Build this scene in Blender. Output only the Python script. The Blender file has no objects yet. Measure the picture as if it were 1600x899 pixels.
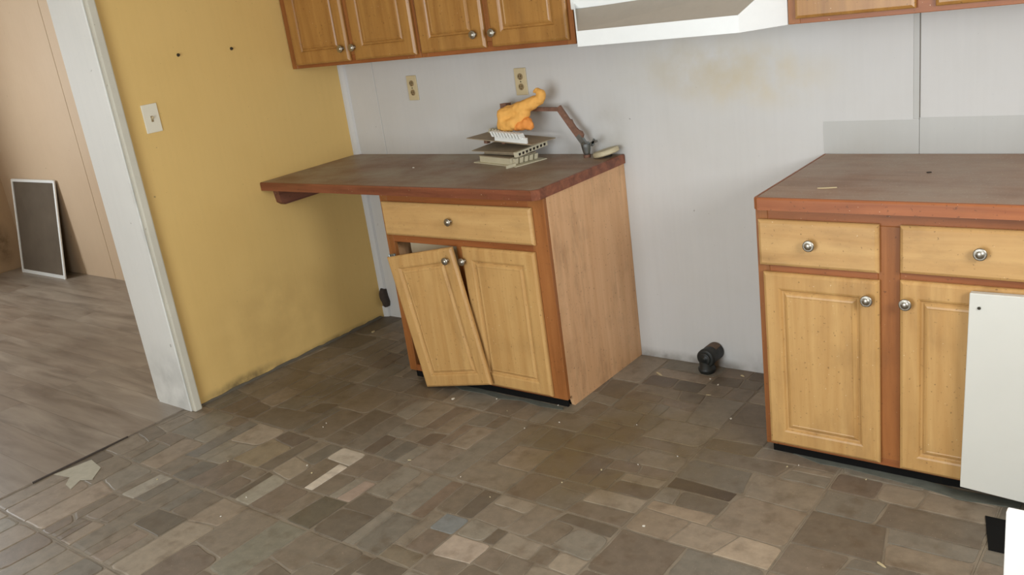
import bpy, bmesh, math, random
from mathutils import Vector, Matrix, Euler
random.seed(7)
SC = bpy.context.scene
COL = SC.collection
PI = math.pi

# ------------------------------------------------------------------ camera, light, exposure
cam = bpy.data.cameras.new('camera')
cam.sensor_width = 36.0
cam.lens = 1410.9 / 1600 * 36.0
cam.clip_start = 0.02
camo = bpy.data.objects.new('camera', cam)
camo.location = (3.6198, -3.2207, 1.6147)
camo.rotation_euler = (1.2539, 0.1321, 0.6522)
COL.objects.link(camo)
SC.camera = camo

world = bpy.data.worlds.new('world')
SC.world = world
world.use_nodes = True
world.node_tree.nodes['Background'].inputs[0].default_value = (0.75, 0.85, 1.0, 1)
world.node_tree.nodes['Background'].inputs[1].default_value = 0.6

def area_light(name, loc, rot, sx, sy, power, col=(1, 1, 1)):
    l = bpy.data.lights.new(name, 'AREA')
    l.shape = 'RECTANGLE'; l.size = sx; l.size_y = sy; l.energy = power; l.color = col
    o = bpy.data.objects.new(name, l); o.location = loc; o.rotation_euler = rot
    COL.objects.link(o); return o
# daylight coming in at the three windows of the place
area_light('daylight_right', (4.36, -1.80, 1.58), (0, PI/2, 0), 0.60, 0.80, 38, (0.97, 0.985, 1.0))
area_light('daylight_front', (2.05, -4.06, 1.15), (PI/2, 0, 0), 1.7, 1.7, 74, (0.88, 0.95, 1.0))
area_light('daylight_far', (-4.20, -1.95, 1.40), (0, -PI/2, 0), 1.1, 1.1, 84, (0.90, 0.96, 1.0))

SC.view_settings.view_transform = 'Standard'
SC.view_settings.look = 'None'
SC.view_settings.gamma = 1
SC.view_settings.use_curve_mapping = False
SC.view_settings.exposure = 0.03

# ------------------------------------------------------------------ colour and material helpers
def lin(c):
    return tuple(((v/255)/12.92 if v/255 <= .04045 else ((v/255+.055)/1.055)**2.4) for v in c) + (1.0,)

class NT:
    def __init__(s, name, rough=.6, spec=.4):
        s.m = bpy.data.materials.new(name); s.m.use_nodes = True
        s.t = s.m.node_tree; s.b = s.t.nodes['Principled BSDF']
        s.b.inputs['Roughness'].default_value = rough
        s.b.inputs['Specular IOR Level'].default_value = spec
        s.geo = s.n('ShaderNodeNewGeometry')
    def n(s, k, **kw):
        x = s.t.nodes.new(k)
        for a, v in kw.items(): setattr(x, a, v)
        return x
    def l(s, a, b): s.t.links.new(a, b)
    def mapped(s, scale, src=None, loc=(0, 0, 0)):
        mp = s.n('ShaderNodeMapping'); mp.inputs['Scale'].default_value = scale; mp.inputs['Location'].default_value = loc
        s.l(src or s.geo.outputs['Position'], mp.inputs['Vector']); return mp.outputs[0]
    def objco(s):
        return s.n('ShaderNodeTexCoord').outputs['Object']
    def noise(s, vec, scale=5, detail=4, rough=.55, dist=0):
        x = s.n('ShaderNodeTexNoise'); x.inputs['Scale'].default_value = scale; x.inputs['Detail'].default_value = detail
        x.inputs['Roughness'].default_value = rough; x.inputs['Distortion'].default_value = dist
        s.l(vec, x.inputs['Vector']); return x.outputs['Fac']
    def ramp(s, fac, a, b, ca=(0, 0, 0, 1), cb=(1, 1, 1, 1)):
        x = s.n('ShaderNodeValToRGB'); x.color_ramp.elements[0].position = a; x.color_ramp.elements[1].position = b
        x.color_ramp.elements[0].color = ca; x.color_ramp.elements[1].color = cb
        s.l(fac, x.inputs[0]); return x.outputs[0]
    def mix(s, fac, a, b, mode='MIX'):
        x = s.n('ShaderNodeMix', data_type='RGBA', blend_type=mode)
        for i, v in ((0, fac), (6, a), (7, b)):
            if hasattr(v, 'default_value') and not isinstance(v, (tuple, float, int)): s.l(v, x.inputs[i])
            else: x.inputs[i].default_value = v
        return x.outputs[2]
    def blob(s, centre, radii, soft=.6):
        "soft ellipsoid mask around a world point, 1 inside"
        v = s.n('ShaderNodeVectorMath', operation='SUBTRACT'); s.l(s.geo.outputs['Position'], v.inputs[0]); v.inputs[1].default_value = centre
        w = s.n('ShaderNodeVectorMath', operation='DIVIDE'); s.l(v.outputs[0], w.inputs[0]); w.inputs[1].default_value = radii
        q = s.n('ShaderNodeVectorMath', operation='LENGTH'); s.l(w.outputs[0], q.inputs[0])
        r = s.n('ShaderNodeMapRange', interpolation_type='SMOOTHSTEP'); s.l(q.outputs['Value'], r.inputs[0])
        r.inputs[1].default_value = 1 - soft; r.inputs[2].default_value = 1.0; r.inputs[3].default_value = 1; r.inputs[4].default_value = 0
        return r.outputs[0]
    def mul(s, a, b):
        x = s.n('ShaderNodeMath', operation='MULTIPLY')
        for i, v in ((0, a), (1, b)):
            if isinstance(v, (float, int)): x.inputs[i].default_value = v
            else: s.l(v, x.inputs[i])
        return x.outputs[0]
    def out(s, col, bump=None, strength=.2, dist=.002):
        if isinstance(col, tuple): s.b.inputs['Base Color'].default_value = col
        else: s.l(col, s.b.inputs['Base Color'])
        if bump is not None:
            b = s.n('ShaderNodeBump'); b.inputs['Strength'].default_value = strength; b.inputs['Distance'].default_value = dist
            s.l(bump, b.inputs['Height']); s.l(b.outputs[0], s.b.inputs['Normal'])
        return s.m

def plain(name, c, rough=.6, metal=0, spec=.4, var=.12, scale=30):
    k = NT(name, rough, spec); k.b.inputs['Metallic'].default_value = metal
    f = k.noise(k.objco(), scale, 3)
    a = lin(c); d = tuple(v*(1-var*2) for v in a[:3]) + (1,)
    return k.out(k.mix(f, d, a), f, .08)

def wood(name, light, dark, grain='z', rough=.42, streak=.5, spec=.4, dirt=.25):
    k = NT(name, rough, spec)
    sc = {'z': (26, 26, 1.6), 'x': (1.6, 26, 26), 'y': (26, 1.6, 26)}[grain]
    oi = k.n('ShaderNodeObjectInfo')
    add = k.n('ShaderNodeVectorMath', operation='ADD'); k.l(k.geo.outputs['Position'], add.inputs[0]); k.l(oi.outputs['Random'], add.inputs[1])
    v = k.mapped(sc, add.outputs[0])
    g = k.noise(v, 1.0, 6, .6, .6)
    v2 = k.mapped(tuple(x*3.5 for x in sc), add.outputs[0]); fine = k.noise(v2, 1.2, 3)
    mot = k.noise(k.geo.outputs['Position'], 6.5, 4)
    c = k.mix(k.ramp(g, .3, .75), lin(dark), lin(light))
    c = k.mix(k.mul(k.ramp(fine, .35, .65), .22*streak), c, lin(dark))
    c = k.mix(k.mul(k.ramp(mot, .52, .8), dirt), c, tuple(x*.45 for x in lin(dark)[:3]) + (1,))
    spk = k.noise(k.geo.outputs['Position'], 95, 2)
    c = k.mix(k.mul(k.ramp(spk, .66, .74), .55), c, lin((70, 48, 26)))
    smear = k.noise(k.mapped((9, 9, 2.2) if grain == 'z' else (3, 3, 9)), 1, 5, .65)
    c = k.mix(k.mul(k.ramp(smear, .52, .72), dirt*1.3), c, lin((112, 80, 48)))
    fleck = k.noise(k.geo.outputs['Position'], 150, 1)
    c = k.mix(k.mul(k.ramp(fleck, .785, .81), .6), c, lin((232, 214, 180)))
    return k.out(c, fine, .06)

M = {}
M['maple'] = wood('maple_wood', (202, 162, 104), (180, 136, 80), 'z', .38)
M['maple_flat'] = wood('maple_wood_flat', (203, 164, 108), (184, 142, 88), 'x', .38)
M['upper_maple'] = wood('upper_maple_wood', (178, 132, 70), (148, 102, 50), 'z', .32)
M['frame'] = wood('stained_frame_wood', (168, 108, 58), (134, 80, 38), 'z', .42)
M['frame_red'] = wood('red_frame_wood', (164, 100, 54), (130, 74, 36), 'x', .42)
M['side'] = wood('side_panel_veneer', (224, 182, 138), (206, 160, 116), 'z', .5, .6, .4, .35)
M['edge'] = wood('counter_edge', (156, 94, 64), (100, 54, 36), 'x', .35, .8)
M['edge2'] = wood('counter_edge_orange', (172, 104, 60), (134, 74, 38), 'x', .4, .9)

def counter_mat(name, a, b, dust, amt):
    k = NT(name, .5, .4)
    v = k.mapped((2.0, 16, 16)); g = k.noise(v, 1.0, 6, .65, .8)
    c = k.mix(k.ramp(g, .3, .7), lin(a), lin(b))
    d = k.noise(k.geo.outputs['Position'], 3.2, 6, .6)
    c = k.mix(k.mul(k.ramp(d, .38, .66), amt), c, lin(dust))
    s = k.noise(k.geo.outputs['Position'], 140, 2)
    c = k.mix(k.mul(k.ramp(s, .62, .72), .6), c, lin((190, 178, 160)))
    return k.out(c, s, .08)
M['counter_l'] = counter_mat('dusty_counter_laminate', (124, 96, 74), (152, 122, 96), (164, 154, 136), 1.0)
M['counter_r'] = counter_mat('brown_counter_laminate', (134, 104, 84), (170, 138, 114), (168, 152, 136), .8)

def wall_mat(name, c, blotch, marks=.5, stains=(), scale=2.2, spk=120):
    k = NT(name, .62, .3)
    P = k.geo.outputs['Position']
    b = k.noise(P, scale, 5, .6)
    col = k.mix(k.mul(k.ramp(b, .42, .72), .55), lin(c), lin(blotch))
    v = k.mapped((50, 50, 2.5)); st = k.noise(v, 1, 3)
    col = k.mix(k.mul(k.ramp(st, .4, .7), .05), col, lin(tuple(int(x*.8) for x in c)))
    for centre, radii, sc2, amt in stains:
        m = k.mul(k.blob(centre, radii, .8), amt)
        m2 = k.mul(m, k.ramp(k.noise(P, 9, 5), .3, .62))
        col = k.mix(m2, col, lin(sc2))
    s = k.noise(P, spk, 2)
    col = k.mix(k.mul(k.ramp(s, .735, .77), marks), col, lin((70, 60, 48)))
    s2 = k.noise(P, 24, 2)
    col = k.mix(k.mul(k.ramp(s2, .76, .79), marks), col, lin((84, 74, 62)))
    return k.out(col, s, .05)
M['white_wall'] = wall_mat('white_wall_board', (203, 202, 199), (196, 194, 188), .5,
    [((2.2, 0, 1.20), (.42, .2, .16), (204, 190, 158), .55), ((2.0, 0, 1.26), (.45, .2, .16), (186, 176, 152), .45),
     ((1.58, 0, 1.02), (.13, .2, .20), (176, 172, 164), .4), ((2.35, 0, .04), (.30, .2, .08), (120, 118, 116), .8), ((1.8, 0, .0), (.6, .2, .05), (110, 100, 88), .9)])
M['splash'] = wall_mat('bare_splash_strip', (188, 188, 184), (180, 178, 170), .4)
M['yellow_wall'] = wall_mat('yellow_wall_paint', (218, 184, 116), (212, 177, 108), .6,
    [((0, -.95, .02), (.2, .30, .05), (96, 84, 58), 1.0), ((0, -.4, .0), (.2, .6, .04), (120, 96, 56), .8), ((0, -.72, .25), (.2, .5, .35), (188, 154, 96), .4)])
M['tan_wall'] = wall_mat('tan_wall_paint', (190, 166, 138), (182, 156, 128), .3)
M['tan_side'] = wall_mat('tan_side_paint', (180, 152, 120), (170, 142, 110), .3,
    [((-4.15, -.25, .22), (.3, .14, .22), (110, 88, 62), .9)])
M['jamb'] = wall_mat('white_jamb_paint', (226, 225, 219), (214, 214, 208), .4,
    [((-.1, -1.26, .1), (.3, .3, .25), (170, 170, 164), .5), ((.03, -1.26, .9), (.04, .3, .5), (150, 146, 136), .7)])
M['jamb_edge'] = wall_mat('shaded_edge_paint', (204, 200, 184), (176, 172, 158), .5)  # shade of the bevelled edge painted in, tinged by overlapping yellow paint
M['ceiling'] = plain('ceiling_paint', (214, 208, 196), .8)
M['white_metal'] = plain('white_enamel', (236, 238, 236), .35, 0, .5, .03)
M['white_board'] = plain('white_board', (212, 210, 200), .4, 0, .5, .05, 4)
M['bright_board'] = plain('bright_white_board', (250, 250, 248), .4, 0, .5, .01)
M['hood_shaded'] = plain('hood_shaded_white', (176, 166, 152), .5, 0, .4, .06)  # white hood darkened: shade of its up-facing slope is put into the colour
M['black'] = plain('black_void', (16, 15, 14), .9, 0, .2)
M['black_pipe'] = plain('black_plastic_pipe', (40, 43, 40), .5, 0, .5, .3)
M['brown_dust'] = plain('dusty_pipe_top', (104, 88, 74), .7)
M['ivory'] = plain('ivory_plastic', (204, 188, 150), .45, 0, .5, .05)
M['white_plate'] = plain('white_switch_plate', (226, 220, 200), .45, 0, .5, .04)
M['socket'] = plain('socket_plastic', (150, 128, 92), .5, 0, .4)
M['dark'] = plain('dark_slot', (44, 36, 28), .7)
M['nickel'] = plain('nickel', (176, 170, 158), .36, 1, .5, .08, 60)
M['cream_vent'] = plain('cream_register', (214, 206, 178), .5, 0, .4, .10, 40)
M['white_vent'] = plain('white_register', (232, 234, 230), .45, 0, .4, .05)
M['vent_back'] = plain('dirty_register_back', (172, 156, 130), .6, 0, .4, .2, 20)
M['rust'] = plain('rusty_brown_metal', (156, 116, 96), .6, .2, .4, .35, 60)
M['galv'] = plain('galvanized_metal', (166, 172, 172), .35, .9, .5, .25, 30)
M['orange'] = plain('orange_glove', (246, 184, 96), .75, 0, .3, .10, 60)
M['orange2'] = plain('deep_orange_glove', (242, 156, 76), .75, 0, .3, .10, 60)
M['cream_cap'] = plain('cream_cap', (206, 194, 160), .55, 0, .4, .12, 40)
M['chip'] = plain('white_chip', (232, 226, 212), .6)
M['straw'] = plain('straw_scrap', (206, 190, 150), .7)
M['plug'] = plain('dark_grey_plug', (74, 64, 56), .8, 0, .3, .2, 80)
M['cleat'] = wood('dark_cleat_wood', (142, 92, 70), (96, 58, 44), 'y', .6)
M['nail'] = plain('dark_nail', (62, 56, 44), .6, .4)
M['mesh'] = plain('grey_screen_mesh', (106, 94, 80), .85, 0, .2, .2, 6)
M['interior'] = plain('cabinet_inside', (226, 206, 170), .6, 0, .3, .05)
M['slab'] = plain('pale_underlay', (112, 104, 90), .9, 0, .2, .15, 20)
M['torn'] = plain('torn_tile_backing', (190, 184, 166), .85, 0, .2, .15, 30)
M['dustm'] = plain('grey_green_dust', (112, 114, 104), .95, 0, .1, .25, 25)
M['seam'] = plain('seam_grey', (120, 114, 104), .8)

def floor_dirt_shade(k, c):
    P = k.geo.outputs['Position']
    d = k.noise(P, 3.0, 6, .65)
    m = k.mul(k.ramp(d, .30, .60), k.blob((1.98, -.75, 0), (.62, .62, 1), .7))
    c = k.mix(k.mul(m, .85), c, lin((112, 94, 62)))
    m = k.mul(k.ramp(d, .36, .6), k.blob((.45, -.75, 0), (.75, .55, 1), .7))  # shade of the wall end painted on the floor by the yellow wall
    c = k.mix(k.mul(m, .6), c, lin((96, 78, 50)))
    e = k.noise(P, 14, 4)
    c = k.mix(k.mul(k.ramp(e, .52, .74), .5), c, lin((84, 66, 46)))
    s = k.noise(P, 190, 2)
    c = k.mix(k.mul(k.ramp(s, .70, .75), .5), c, lin((196, 182, 160)))
    return c
def stone_mat():
    k = NT('slate_look_tile', .4, .4)
    at = k.n('ShaderNodeAttribute'); at.attribute_name = 'tint'
    n1 = k.noise(k.geo.outputs['Position'], 22, 5, .65)
    c = k.mix(1.0, at.outputs['Color'], k.ramp(n1, .2, .8, (.74, .74, .73, 1), (1.2, 1.18, 1.16, 1)), 'MULTIPLY')
    r = k.noise(k.geo.outputs['Position'], 5, 4)
    rr = k.n('ShaderNodeMapRange'); k.l(r, rr.inputs[0]); rr.inputs[3].default_value = .30; rr.inputs[4].default_value = .66
    k.l(rr.outputs[0], k.b.inputs['Roughness'])
    return k.out(floor_dirt_shade(k, c), n1, .35, .002)
M['stone'] = stone_mat()
def tile_mat():
    k = NT('tile_body', .6, .4)
    n1 = k.noise(k.geo.outputs['Position'], 12, 4)
    return k.out(floor_dirt_shade(k, k.mix(n1, lin((112, 101, 85)), lin((150, 138, 120)))), n1, .2)
M['tile'] = tile_mat()
def plank_mat():
    k = NT('grey_brown_laminate', .38, .6)
    oi = k.n('ShaderNodeObjectInfo')
    add = k.n('ShaderNodeVectorMath', operation='ADD'); k.l(k.geo.outputs['Position'], add.inputs[0]); k.l(oi.outputs['Random'], add.inputs[1])
    g = k.noise(k.mapped((1.8, 13, 1), add.outputs[0]), 1, 5, .55, .5)
    c = k.mix(k.ramp(g, .3, .7), lin((106, 94, 82)), lin((160, 148, 134)))
    c = k.mix(k.mul(k.ramp(oi.outputs['Random'], 0, 1), .35), c, lin((118, 98, 80)))
    d = k.noise(k.geo.outputs['Position'], 3, 5)
    c = k.mix(k.mul(k.ramp(d, .4, .7), .3), c, lin((150, 140, 124)))
    return k.out(c, g, .08)
M['plank'] = plank_mat()

# ------------------------------------------------------------------ object helpers
LOC = {}
def world_loc(o): return LOC.get(o.name, Vector((0, 0, 0)))

def mesh_obj(name, bm, mat, parent=None, smooth=False, origin=None):
    "bm is in world coordinates; the object's origin is set at origin (default: centre of its bounds)"
    bmesh.ops.recalc_face_normals(bm, faces=bm.faces)
    if origin is None:
        xs = [v.co for v in bm.verts]
        lo = Vector((min(c.x for c in xs), min(c.y for c in xs), min(c.z for c in xs)))
        hi = Vector((max(c.x for c in xs), max(c.y for c in xs), max(c.z for c in xs)))
        origin = (lo+hi)/2; origin.z = lo.z
    origin = Vector(origin)
    bmesh.ops.translate(bm, verts=bm.verts, vec=-origin)
    me = bpy.data.meshes.new(name); bm.to_mesh(me); bm.free()
    if smooth:
        for p in me.polygons: p.use_smooth = True
    o = bpy.data.objects.new(name, me); COL.objects.link(o)
    if mat: me.materials.append(M[mat])
    if parent is not None:
        o.parent = parent; o.location = origin - world_loc(parent)
    else: o.location = origin
    LOC[o.name] = origin
    return o

def empty(name, loc, label, cat, group=None):
    o = bpy.data.objects.new(name, None); o.empty_display_size = .1; COL.objects.link(o)
    o.location = loc; LOC[o.name] = Vector(loc)
    return tag(o, label, cat, group)
def tag(o, label, cat, group=None):
    o['label'] = label; o['category'] = cat
    if group: o['group'] = group
    return o
def structure(o): o['kind'] = 'structure'; return o

def add_box(bm, a, b, bev=0, seg=1):
    r = bmesh.ops.create_cube(bm, size=1)
    vs = r['verts']
    a, b = Vector(a), Vector(b)
    for v in vs: v.co = Vector(((a.x+b.x)/2+v.co.x*(b.x-a.x), (a.y+b.y)/2+v.co.y*(b.y-a.y), (a.z+b.z)/2+v.co.z*(b.z-a.z)))
    if bev:
        es = list({e for v in vs for e in v.link_edges})
        bmesh.ops.bevel(bm, geom=es, offset=bev, segments=seg, profile=.5, affect='EDGES')
    return vs
def box(name, a, b, mat, parent=None, bev=0, seg=2):
    bm = bmesh.new(); add_box(bm, a, b, bev, seg); return mesh_obj(name, bm, mat, parent)
def add_prism(bm, pts, z0, z1, bev=0):
    "extrude an xy polygon from z0 to z1"
    n = len(pts)
    lo = [bm.verts.new((p[0], p[1], z0)) for p in pts]; hi = [bm.verts.new((p[0], p[1], z1)) for p in pts]
    bm.faces.new(lo[::-1]); bm.faces.new(hi)
    for i in range(n): bm.faces.new((lo[i], lo[(i+1) % n], hi[(i+1) % n], hi[i]))
def add_rings(bm, rings, cap0=True, cap1=True):
    R = [[bm.verts.new(p) for p in r] for r in rings]
    n = len(rings[0])
    for a, b in zip(R, R[1:]):
        for i in range(n): bm.faces.new((a[i], a[(i+1) % n], b[(i+1) % n], b[i]))
    if cap0: bm.faces.new(R[0][::-1])
    if cap1: bm.faces.new(R[-1])
def add_lathe(bm, prof, origin, axis, n=20):
    "prof = [(distance along axis, radius)]"
    axis = Vector(axis).normalized(); q = axis.to_track_quat('Z', 'Y'); o = Vector(origin)
    add_rings(bm, [[o + q @ Vector((r*math.cos(2*PI*i/n), r*math.sin(2*PI*i/n), d)) for i in range(n)] for d, r in prof])
def add_bar(bm, a, b, w, t, side=(0, 1, 0), bev=0):
    "flat bar from a to b, w wide across, t thick along side"
    a, b = Vector(a), Vector(b); d = (b-a).normalized(); s = Vector(side).normalized(); u = d.cross(s).normalized()
    pts = [(u*w/2+s*t/2), (-u*w/2+s*t/2), (-u*w/2-s*t/2), (u*w/2-s*t/2)]
    add_rings(bm, [[a+p for p in pts], [b+p for p in pts]])

# ------------------------------------------------------------------ the setting
H = 2.35; XL, XR, YB, YF = -4.15, 4.40, 0.0, -4.10
structure(box('ceiling', (XL-.1, YF-.1, H), (XR+.1, .1, H+.05), 'ceiling'))
# floor with stone-look tiles and laminate planks
floor = structure(box('floor', (XL-.05, YF-.05, -.06), (XR+.05, .05, -.008), 'slab'))
LOC['floor'] = Vector(floor.location)
XT = -0.05

HINTS = [(0.53,-1.309,(158,143,122),.09),(0.735,-1.337,(146,128,92),.1),(0.976,-1.259,(156,146,130),.09),(1.096,-1.4,(164,154,138),.08),(1.271,-1.369,(148,126,110),.1),(0.891,-1.493,(130,127,112),.1),(1.271,-1.628,(86,82,66),.07),(1.707,-1.389,(112,120,122),.1),(1.592,-1.422,(100,84,70),.06),(1.449,-1.525,(92,84,72),.06),(1.88,-1.558,(146,130,114),.11),(2.331,-1.082,(134,115,92),.12),(2.549,-1.153,(150,131,107),.1),(2.521,-1.026,(126,109,88),.08),(2.363,-0.923,(74,60,50),.06),(3.117,-0.944,(136,120,98),.1),(2.298,-1.284,(74,60,48),.06),(0.223,-2.1,(156,136,116),.09),(0.362,-1.569,(96,88,78),.06),(0.326,-2.027,(112,118,114),.1),(0.426,-1.767,(132,128,116),.09),(0.484,-1.998,(112,100,86),.06),(0.76,-2.029,(134,116,98),.1),(1.708,-1.607,(114,102,82),.12),(1.028,-0.989,(92,88,80),.07),(1.438,-1.04,(146,134,118),.1),(1.65,-1.034,(140,122,102),.1),(2.46,-1.284,(104,102,86),.13),(0.818,-1.89,(84,78,66),.07),(1.212,-1.814,(112,118,102),.07),(1.238,-1.741,(158,138,112),.06),(1.206,-1.222,(106,94,80),.06),(2.74,-1.023,(88,76,62),.08),(0.381,-1.427,(112,112,108),.09),(0.678,-1.484,(108,92,80),.07),(0.081,-1.545,(120,110,96),.08),(2.297,-0.588,(100,84,62),.1),(1.788,-0.861,(84,70,56),.06),(1.715,-0.839,(96,90,78),.05),(1.43,-0.791,(112,100,84),.09),(0.805,-1.052,(108,94,76),.09),(0.352,-2.218,(134,118,100),.09),(0.632,-1.688,(122,114,98),.08),(0.879,-1.717,(128,112,92),.09)]
BASE = [(116,104,88),(108,97,82),(122,111,95),(102,91,76),(114,108,95),(120,106,89),(106,92,78),(125,113,95),(110,104,92)]
def stone_colour(r, rnd):
    c = rnd.choice(BASE)
    for hx, hy, hc, _ in HINTS:
        if r[0] <= hx <= r[2] and r[1] <= hy <= r[3]: 
            a = min(1, .016/((r[2]-r[0])*(r[3]-r[1])))          # a wide stone takes less of an odd colour
            a = a if sum(hc) < 320 else max(a, .55)
            c = tuple(v*a+w*(1-a) for v, w in zip(hc, (114, 102, 86))); break
    k = rnd.uniform(.90, 1.10)*1.10
    g = sum(c)/3
    return tuple(min(255, (v*.62+(g+dv)*.38)*k) for v, dv in zip(c, (8, 0, -10)))

def split(q, rnd, vert):
    "cut a quad (counter-clockwise from its lower left) again and again with slightly slanted cuts"
    w = ((q[1]-q[0]).length+(q[2]-q[3]).length)/2; h = ((q[3]-q[0]).length+(q[2]-q[1]).length)/2
    A = w*h
    if A < .014 or (A < .026 and rnd.random() < .55) or (A < .05 and rnd.random() < .28): return [q]
    cutx = (w > h*.62) if vert else (w > h*1.6)
    f = rnd.choice([.3, .38, .5, .6, .68]); j = .055
    f0, f1 = f+rnd.uniform(-j, j), f+rnd.uniform(-j, j)
    if cutx:
        a, b = q[0].lerp(q[1], f0), q[3].lerp(q[2], f1)
        return split([q[0], a, b, q[3]], rnd, vert)+split([a, q[1], q[2], b], rnd, vert)
    a, b = q[0].lerp(q[3], f0), q[1].lerp(q[2], f1)
    return split([q[0], q[1], b, a], rnd, vert)+split([a, b, q[2], q[3]], rnd, vert)

def stone_geo(bm, q, rnd, lay):
    c0 = sum(q, Vector((0, 0)))/4
    w = ((q[1]-q[0]).length+(q[2]-q[3]).length)/2; h = ((q[3]-q[0]).length+(q[2]-q[1]).length)/2; m = min(w, h)
    g = 1-.0040/m
    Q = [c0+(p-c0)*g for p in q]; pts = []
    for i in range(4):
        p, a, b = Q[i], Q[i-1], Q[(i+1) % 4]
        if rnd.random() < .6:
            da, db = rnd.uniform(.06, .26)*m, rnd.uniform(.06, .26)*m
            p1, p2 = p+(a-p).normalized()*da, p+(b-p).normalized()*db
            pts += [p1, (p1+p2)/2*.55+p*.45, p2]
        else: pts.append(p.copy())
        e = (b-p).length
        if e > .12 and rnd.random() < .7: pts.append(p.lerp(b, rnd.uniform(.4, .6))+(c0-p.lerp(b, .5)).normalized()*rnd.uniform(-.0005, .005))
    z = rnd.uniform(-.0005, .0005)
    inner = [c0+(p-c0)*(1-.006/m) for p in pts]
    a = [bm.verts.new((p[0], p[1], -.0035)) for p in pts]
    b = [bm.verts.new((p[0], p[1], z-.0010)) for p in pts]
    c = [bm.verts.new((p[0], p[1], z)) for p in inner]
    n = len(pts); fs = [bm.faces.new(c)]
    for i in range(n):
        j = (i+1) % n
        fs.append(bm.faces.new((a[i], a[j], b[j], b[i]))); fs.append(bm.faces.new((b[i], b[j], c[j], c[i])))
    xs = [p[0] for p in q]; ys = [p[1] for p in q]
    col = lin(stone_colour((min(xs), min(ys), max(xs), max(ys)), rnd))
    for f in fs:
        for lp in f.loops: lp[lay] = col

TX = [-0.05, .361, .833, 1.305, 1.777, 2.249, 2.721, 3.193, 3.665, 4.137, 4.40]
TY = [0, -.272, -.741, -1.210, -1.679, -2.148, -2.617, -3.086, -3.555, -4.024, -4.10]
rest = bmesh.new(); restlay = rest.loops.layers.float_color.new('tint')
camxy = Vector((3.62, -3.22))
ROT = Euler((1.2539, 0.1321, 0.6522), 'XYZ').to_matrix().transposed()
def in_view(x, y):          # which pieces the photograph shows (only these become pieces of their own)
    v = ROT @ (Vector((x, y, 0))-Vector((3.6198, -3.2207, 1.6147)))
    if v.z > -.1: return False
    u, w = 800+1410.9*v.x/-v.z, 449.5-1410.9*v.y/-v.z
    if x > 2.45 and y > -.58 or (.75 < x < 1.65 and y > -.58): return False
    return -20 < u < 1620 and -20 < w < 920
cand = []
for i in range(len(TX)-1):
    for j in range(len(TY)-1):
        x0, x1, y1, y0 = TX[i], TX[i+1], TY[j], TY[j+1]
        if x1-x0 < .1 or y1-y0 < .1: pass
        rnd = random.Random(i*37+j*101+5)
        bm = bmesh.new(); add_box(bm, (x0+.0004, y0+.0004, -.0095), (x1-.0004, y1-.0004, -.0022))
        t = mesh_obj('tile', bm, 'tile', floor)
        if x1-x0 < .06: continue
        y1c = y1
        for q in split([Vector((x0+.002, y0+.002)), Vector((x1-.002, y0+.002)), Vector((x1-.002, y1c-.002)), Vector((x0+.002, y1c-.002))], rnd, x1 < 1.9):
            cc = sum(q, Vector((0, 0)))/4
            ar = (q[2]-q[0]).cross(q[3]-q[1]) if False else abs((q[2]-q[0]).x*(q[3]-q[1]).y-(q[2]-q[0]).y*(q[3]-q[1]).x)/2
            cand.append((ar/((cc-camxy).length**3) if in_view(cc.x, cc.y) else -1, q, t, rnd.random()))
cand.sort(key=lambda q: -q[0])
for k, (a, r, t, sd) in enumerate(cand):
    rnd = random.Random(sd)
    if k < 296 and a > 0:
        bm = bmesh.new(); lay = bm.loops.layers.float_color.new('tint'); stone_geo(bm, r, rnd, lay)
        mesh_obj('stone', bm, 'stone', t)
    else: stone_geo(rest, r, rnd, restlay)
o = mesh_obj('stone', rest, 'stone', floor); o['kind'] = 'stuff'

# laminate planks, running along x, in rows
rw = .165; y = -.10; row = 0
while y > YF:
    rnd = random.Random(row*13+3); x = XL + .02
    edge = XT-.001 if y-rw/2 < -1.30 else -.28
    first = rnd.uniform(.25, 1.15)
    while x < edge-.01:
        x1 = min(edge, x+first); first = 1.21
        if edge-x1 < .1: x1 = edge
        bm = bmesh.new(); add_box(bm, (x+.0003, max(y-rw, YF)+.0003, -.0079), (x1-.0003, y-.0003, .004), 0, 1)
        mesh_obj('plank', bm, 'plank', floor)
        x = x1
    y -= rw; row += 1
# threshold where the laminate stops and a torn bit of tile
bm = bmesh.new(); add_prism(bm, [(-.046, -1.98), (-.044, -1.72), (-.046, -1.56), (-.052, -1.56), (-.054, -1.98)], -.004, .0052)
mesh_obj('threshold_strip', bm, 'plug', floor)
bm = bmesh.new(); add_prism(bm, [(-.035, -1.90), (0.0, -1.755), (0.112, -1.775), (0.175, -1.845), (0.128, -1.87), (0.165, -1.93), (0.106, -1.921), (.06, -1.88)], -.001, .0022)
mesh_obj('torn_backing', bm, 'torn', floor)
bm = bmesh.new(); add_prism(bm, [(2.50, -.540), (2.62, -.575), (2.753, -.560), (2.878, -.567), (2.978, -.575), (3.073, -.590), (3.178, -.583), (3.24, -.59), (3.24, -.62), (3.178, -.628), (3.086, -.640), (2.973, -.618), (2.86, -.608), (2.74, -.596), (2.65, -.603), (2.52, -.565)], -.001, .0018)
o = mesh_obj('dust', bm, 'dustm', floor); o['kind'] = 'stuff'
bm = bmesh.new(); add_prism(bm, [(1.0, -.585), (1.15, -.57), (1.3, -.585), (1.45, -.575), (1.6, -.585), (1.61, -.603), (1.5, -.612), (1.40, -.598), (1.3, -.618), (1.2, -.604), (1.08, -.612)], -.001, .0014)
o = mesh_obj('dust', bm, 'dustm', floor); o['kind'] = 'stuff'

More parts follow.
